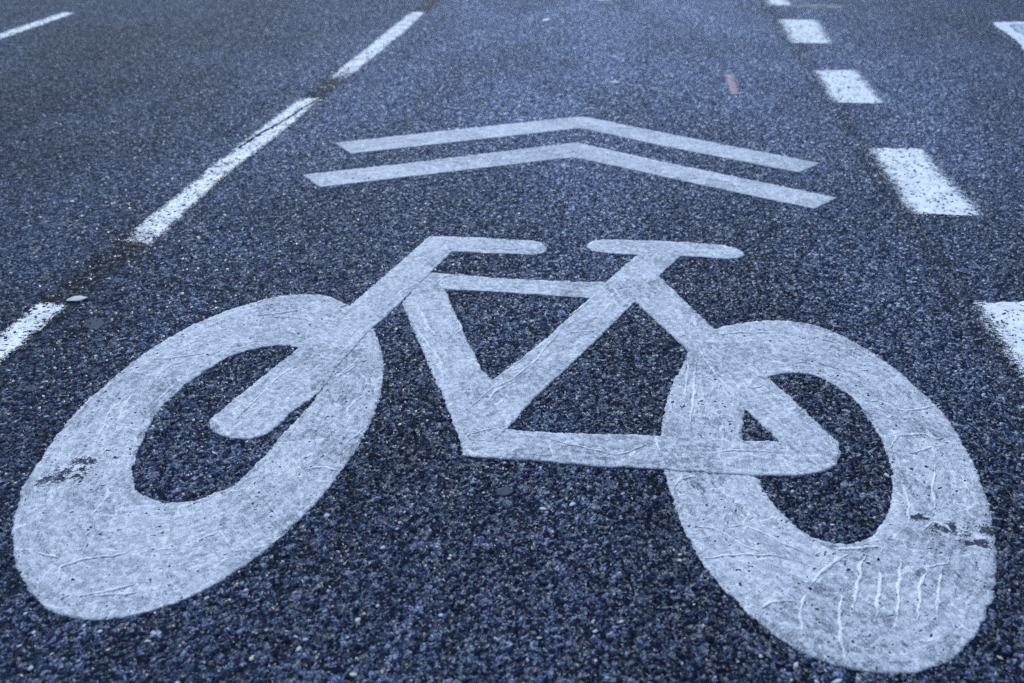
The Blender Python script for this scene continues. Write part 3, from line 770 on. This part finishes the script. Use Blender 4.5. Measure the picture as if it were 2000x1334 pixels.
def strip(name, path, width, z, mat, parent):
    P = np.asarray(path, float)
    L = np.concatenate([[0], np.cumsum(np.linalg.norm(np.diff(P, axis=0), axis=1))])
    n = max(6, int(L[-1] / 0.012))
    s = np.linspace(0, L[-1], n)
    Q = np.stack([np.interp(s, L, P[:, 0]), np.interp(s, L, P[:, 1])], 1)
    t = np.gradient(Q, axis=0)
    t /= np.linalg.norm(t, axis=1)[:, None]
    nr = np.stack([t[:, 1], -t[:, 0]], 1)
    Q += nr * rng.normal(0, 0.0016, n)[:, None]
    w = width * rng.uniform(0.35, 1.2, n)[:, None]
    V = np.vstack([Q - nr * w / 2, Q + nr * w / 2])
    F = [(a, n + a, n + a + 1, a + 1) for a in range(n - 1)]
    me = mesh_from(name, np.column_stack([V, np.full(2 * n, z)]), F)
    return link(name, me, mat, parent)

M_CRACK = mat_plain('open_crack', [(.3, (.010, .011, .013)), (.7, (.02, .022, .026))], 300.0, 0.9, 0.1)
dash_mid = next(o for o in scene.objects if o.get('label', '').startswith('long worn white line'))
strip('crack', [(-1.0364, 3.0604), (-1.0534, 2.9427), (-1.0653, 2.7708), (-1.088, 2.6318), (-1.0974, 2.488)], 0.007, .0034, M_CRACK, dash_mid)

# arrow-like marking entering at the top right corner
arrow = bpy.data.objects.new('arrow_marking', None)
scene.collection.objects.link(arrow)
tag(arrow, 'peeling white pointed outline marking in the top right corner', 'road marking')
M_BAND = mat_worn_paint('peeling_band_paint', (.70, .73, .80, 1), 0.24, 1.2, 0.01)
sheet('outline_band', ARROW_BAND, [], M_BAND, arrow, .0016, .010, False, .004, False)
sheet('inner_field', ARROW_FILL, [], M_FAINT, arrow, .0009, .012, False, .001, False)
for c in (ARROW_CHIPS1, ARROW_CHIPS2, ARROW_CHIPS3):
    sheet('loose_edge', c, [], M_SPRAY, arrow, .0009, .008, False, .004, False)

o = sheet('survey_mark', RED, [], M_RED, None, .0009, .008, False, .002, False)
tag(o, 'small faded red paint mark on the asphalt beyond the chevrons', 'paint mark')
for pl, lab in ((SMEAR1, 'faint yellowish streak across the road at the last right dash'), (SMEAR2, 'faint yellowish streak crossing the second right dash from top')):
    o = sheet('paint_streak', pl, [], M_YELLOW, None, .0005, .014, False, .01, False)
    tag(o, lab, 'paint mark', 'faded yellow streaks')
o = sheet('far_marking', TOPBIT, [], M_BAND, None, .0009, .016, False, .001, False)
tag(o, 'end of a white marking at the top edge, centre', 'road marking')

def slab(name, outl, z0, thick, mat, warp=0.0, ds=0.006):
    """a thin solid piece lying on the road: domed top, bottom and side"""
    P = ccw(resample_closed(smooth_closed(outl, 4), ds))
    P = P + normals(P) * rng.normal(0, ds * 0.10, len(P))[:, None]
    c = P.mean(0)
    n = len(P)
    rings = [(1.0, 0.0), (0.98, 0.7), (0.8, 1.0), (0.45, 1.08)]
    V, F = [], []
    for (k, h) in rings:
        for q in P:
            w = c + (q - c) * k
            V.append((w[0], w[1], z0 + thick * h + warp * (k ** 2) * math.sin(3 * math.atan2(q[1] - c[1], q[0] - c[0]))))
    V.append((c[0], c[1], z0 + thick * 1.1))
    V.append((c[0], c[1], z0 - 0.001))
    m = len(V) - 2
    for r in range(3):
        for a in range(n):
            b = (a + 1) % n
            F += [(r * n + a, r * n + b, (r + 1) * n + b), (r * n + a, (r + 1) * n + b, (r + 1) * n + a)]
    for a in range(n):
        b = (a + 1) % n
        F += [(3 * n + a, 3 * n + b, m), (b, a, m + 1)]
    return link(name, mesh_from(name, V, F), mat)

o = slab('paint_flake', FLAKE, .0022, .0016, M_FLAKE, .0008)
tag(o, 'pale grey flake lying by the tip of the left line stub', 'flake')
o = slab('paint_sliver', SLIVER1, .002, .003, M_SLIVER)
tag(o, 'tiny bright white sliver on the far road, top centre', 'flake', 'white slivers on the road')
o = slab('paint_sliver', SLIVER2, .001, .002, M_FLAKE)
tag(o, 'dull pale sliver on the road left of the red mark', 'flake', 'white slivers on the road')
for pl, lab in ((TAR1, 'smooth dull tar smear right of the left line stub'), (TAR2, 'small smooth tar spot at the left edge below the line stub'),
                (TAR3, 'small bluish tar spot below the chain stay of the bicycle'), (TAR4, 'tiny tar spot on the inner edge of the front wheel')):
    o = slab('tar_spot', pl, .0007, .0004, M_TAR, 0.0, .007)
    tag(o, lab, 'tar spot', 'tar spots on the road')

# dry straws caught in the chippings at the right chevron end
def straw(a, b, label):
    A = np.array([b[0], b[1], .002])
    B = np.array([a[0] * .35 + b[0] * .65, a[1] * .35 + b[1] * .65, .016])
    n = 7
    V, F = [], []
    for i in range(n):
        t = i / (n - 1)
        p = A + (B - A) * t + np.array([.004 * math.sin(t * 2.6), 0, .003 * math.sin(t * 3.1)])
        rad = .0012 * (1 - .6 * t)
        for j in range(5):
            q = 2 * math.pi * j / 5
            V.append(p + rad * np.array([math.cos(q), math.sin(q), 0.0]))
    for i in range(n - 1):
        for j in range(5):
            a0, a1 = i * 5 + j, i * 5 + (j + 1) % 5
            F.append((a0, a1, a1 + 5, a0 + 5))
    o = link('dry_straw', mesh_from('dry_straw', V, F), M_STRAW)
    tag(o, label, 'straw', 'straws by the chevron end')
straw((0.5526, 2.6306), (0.5489, 2.5664), 'brightest dry straw between the chevron tip and the large dash')
straw((0.583, 2.616), (0.5652, 2.5596), 'dry straw just right of the brightest one')
straw((0.6022, 2.6323), (0.598, 2.5638), 'dry straw closest to the large white dash')
straw((0.5029, 2.6011), (0.4914, 2.5501), 'short dry straw above the right tip of the far chevron')

# ------------------------------------------------------------------ pale stones bedded in the asphalt (pieces of the road)
def stone_mesh(seed, mat):
    r = np.random.default_rng(seed)
    V, F = [], []
    seg = 7
    el, sk = r.uniform(.65, 1.0), r.uniform(-.25, .25)
    rad = 1 + r.uniform(-.22, .22, seg)
    for (h, k) in ((-.5, .75), (.15, 1.0), (.55, .72)):
        for j in range(seg):
            q = 2 * math.pi * (j + r.uniform(-.2, .2)) / seg
            V.append((math.cos(q) * k * rad[j] + sk * h, math.sin(q) * k * rad[j] * el, h + r.uniform(-.08, .08)))
    V.append((r.uniform(-.2, .2), r.uniform(-.2, .2), .72))
    for l in range(2):
        for j in range(seg):
            a, b = l * seg + j, l * seg + (j + 1) % seg
            F += [(a, b, b + seg), (a, b + seg, a + seg)]
    for j in range(seg):
        F.append((2 * seg + j, 2 * seg + (j + 1) % seg, 3 * seg))
    me = mesh_from('stone', V, F)
    me.materials.append(mat)
    return me
STONES = [stone_mesh(40 + i, M_STONES[(0, 1, 1, 2, 0, 1)[i]]) for i in range(6)]
painted = [np.asarray(smooth_closed(FRONT_OUT, 4)), np.asarray(smooth_closed(REAR_OUT, 4))] + [np.asarray(p[1]) for p in parts[2:]]
holes_in = [np.asarray(smooth_closed(FRONT_IN, 4)), np.asarray(smooth_closed(REAR_IN, 4))]
count = 0
while count < 290:
    y = 0.62 + 1.5 * rng.uniform() ** 1.5
    x = rng.uniform(-0.62 - 0.62 * (y - .6), 0.46 + 0.42 * (y - .6))
    q = np.array([[x, y]])
    on = False
    for i_, pl in enumerate(painted):
        if inside(pl, q)[0] and not (i_ < 2 and inside(holes_in[i_], q)[0]):
            on = True
    if on or edge_distance(painted + holes_in, q)[0] < .008:
        continue
    s = float(np.clip(rng.lognormal(math.log(.0027), .28), .0017, .0046))
    o = bpy.data.objects.new('stone', STONES[count % 6])
    scene.collection.objects.link(o)
    o.location = (x, y, .0004 + .0002 * rng.normal())
    o.rotation_euler = (rng.normal(0, .2), rng.normal(0, .2), rng.uniform(0, 6.28))
    o.scale = (s * rng.uniform(.85, 1.25), s, s * .55)
    o.parent = road
    count += 1
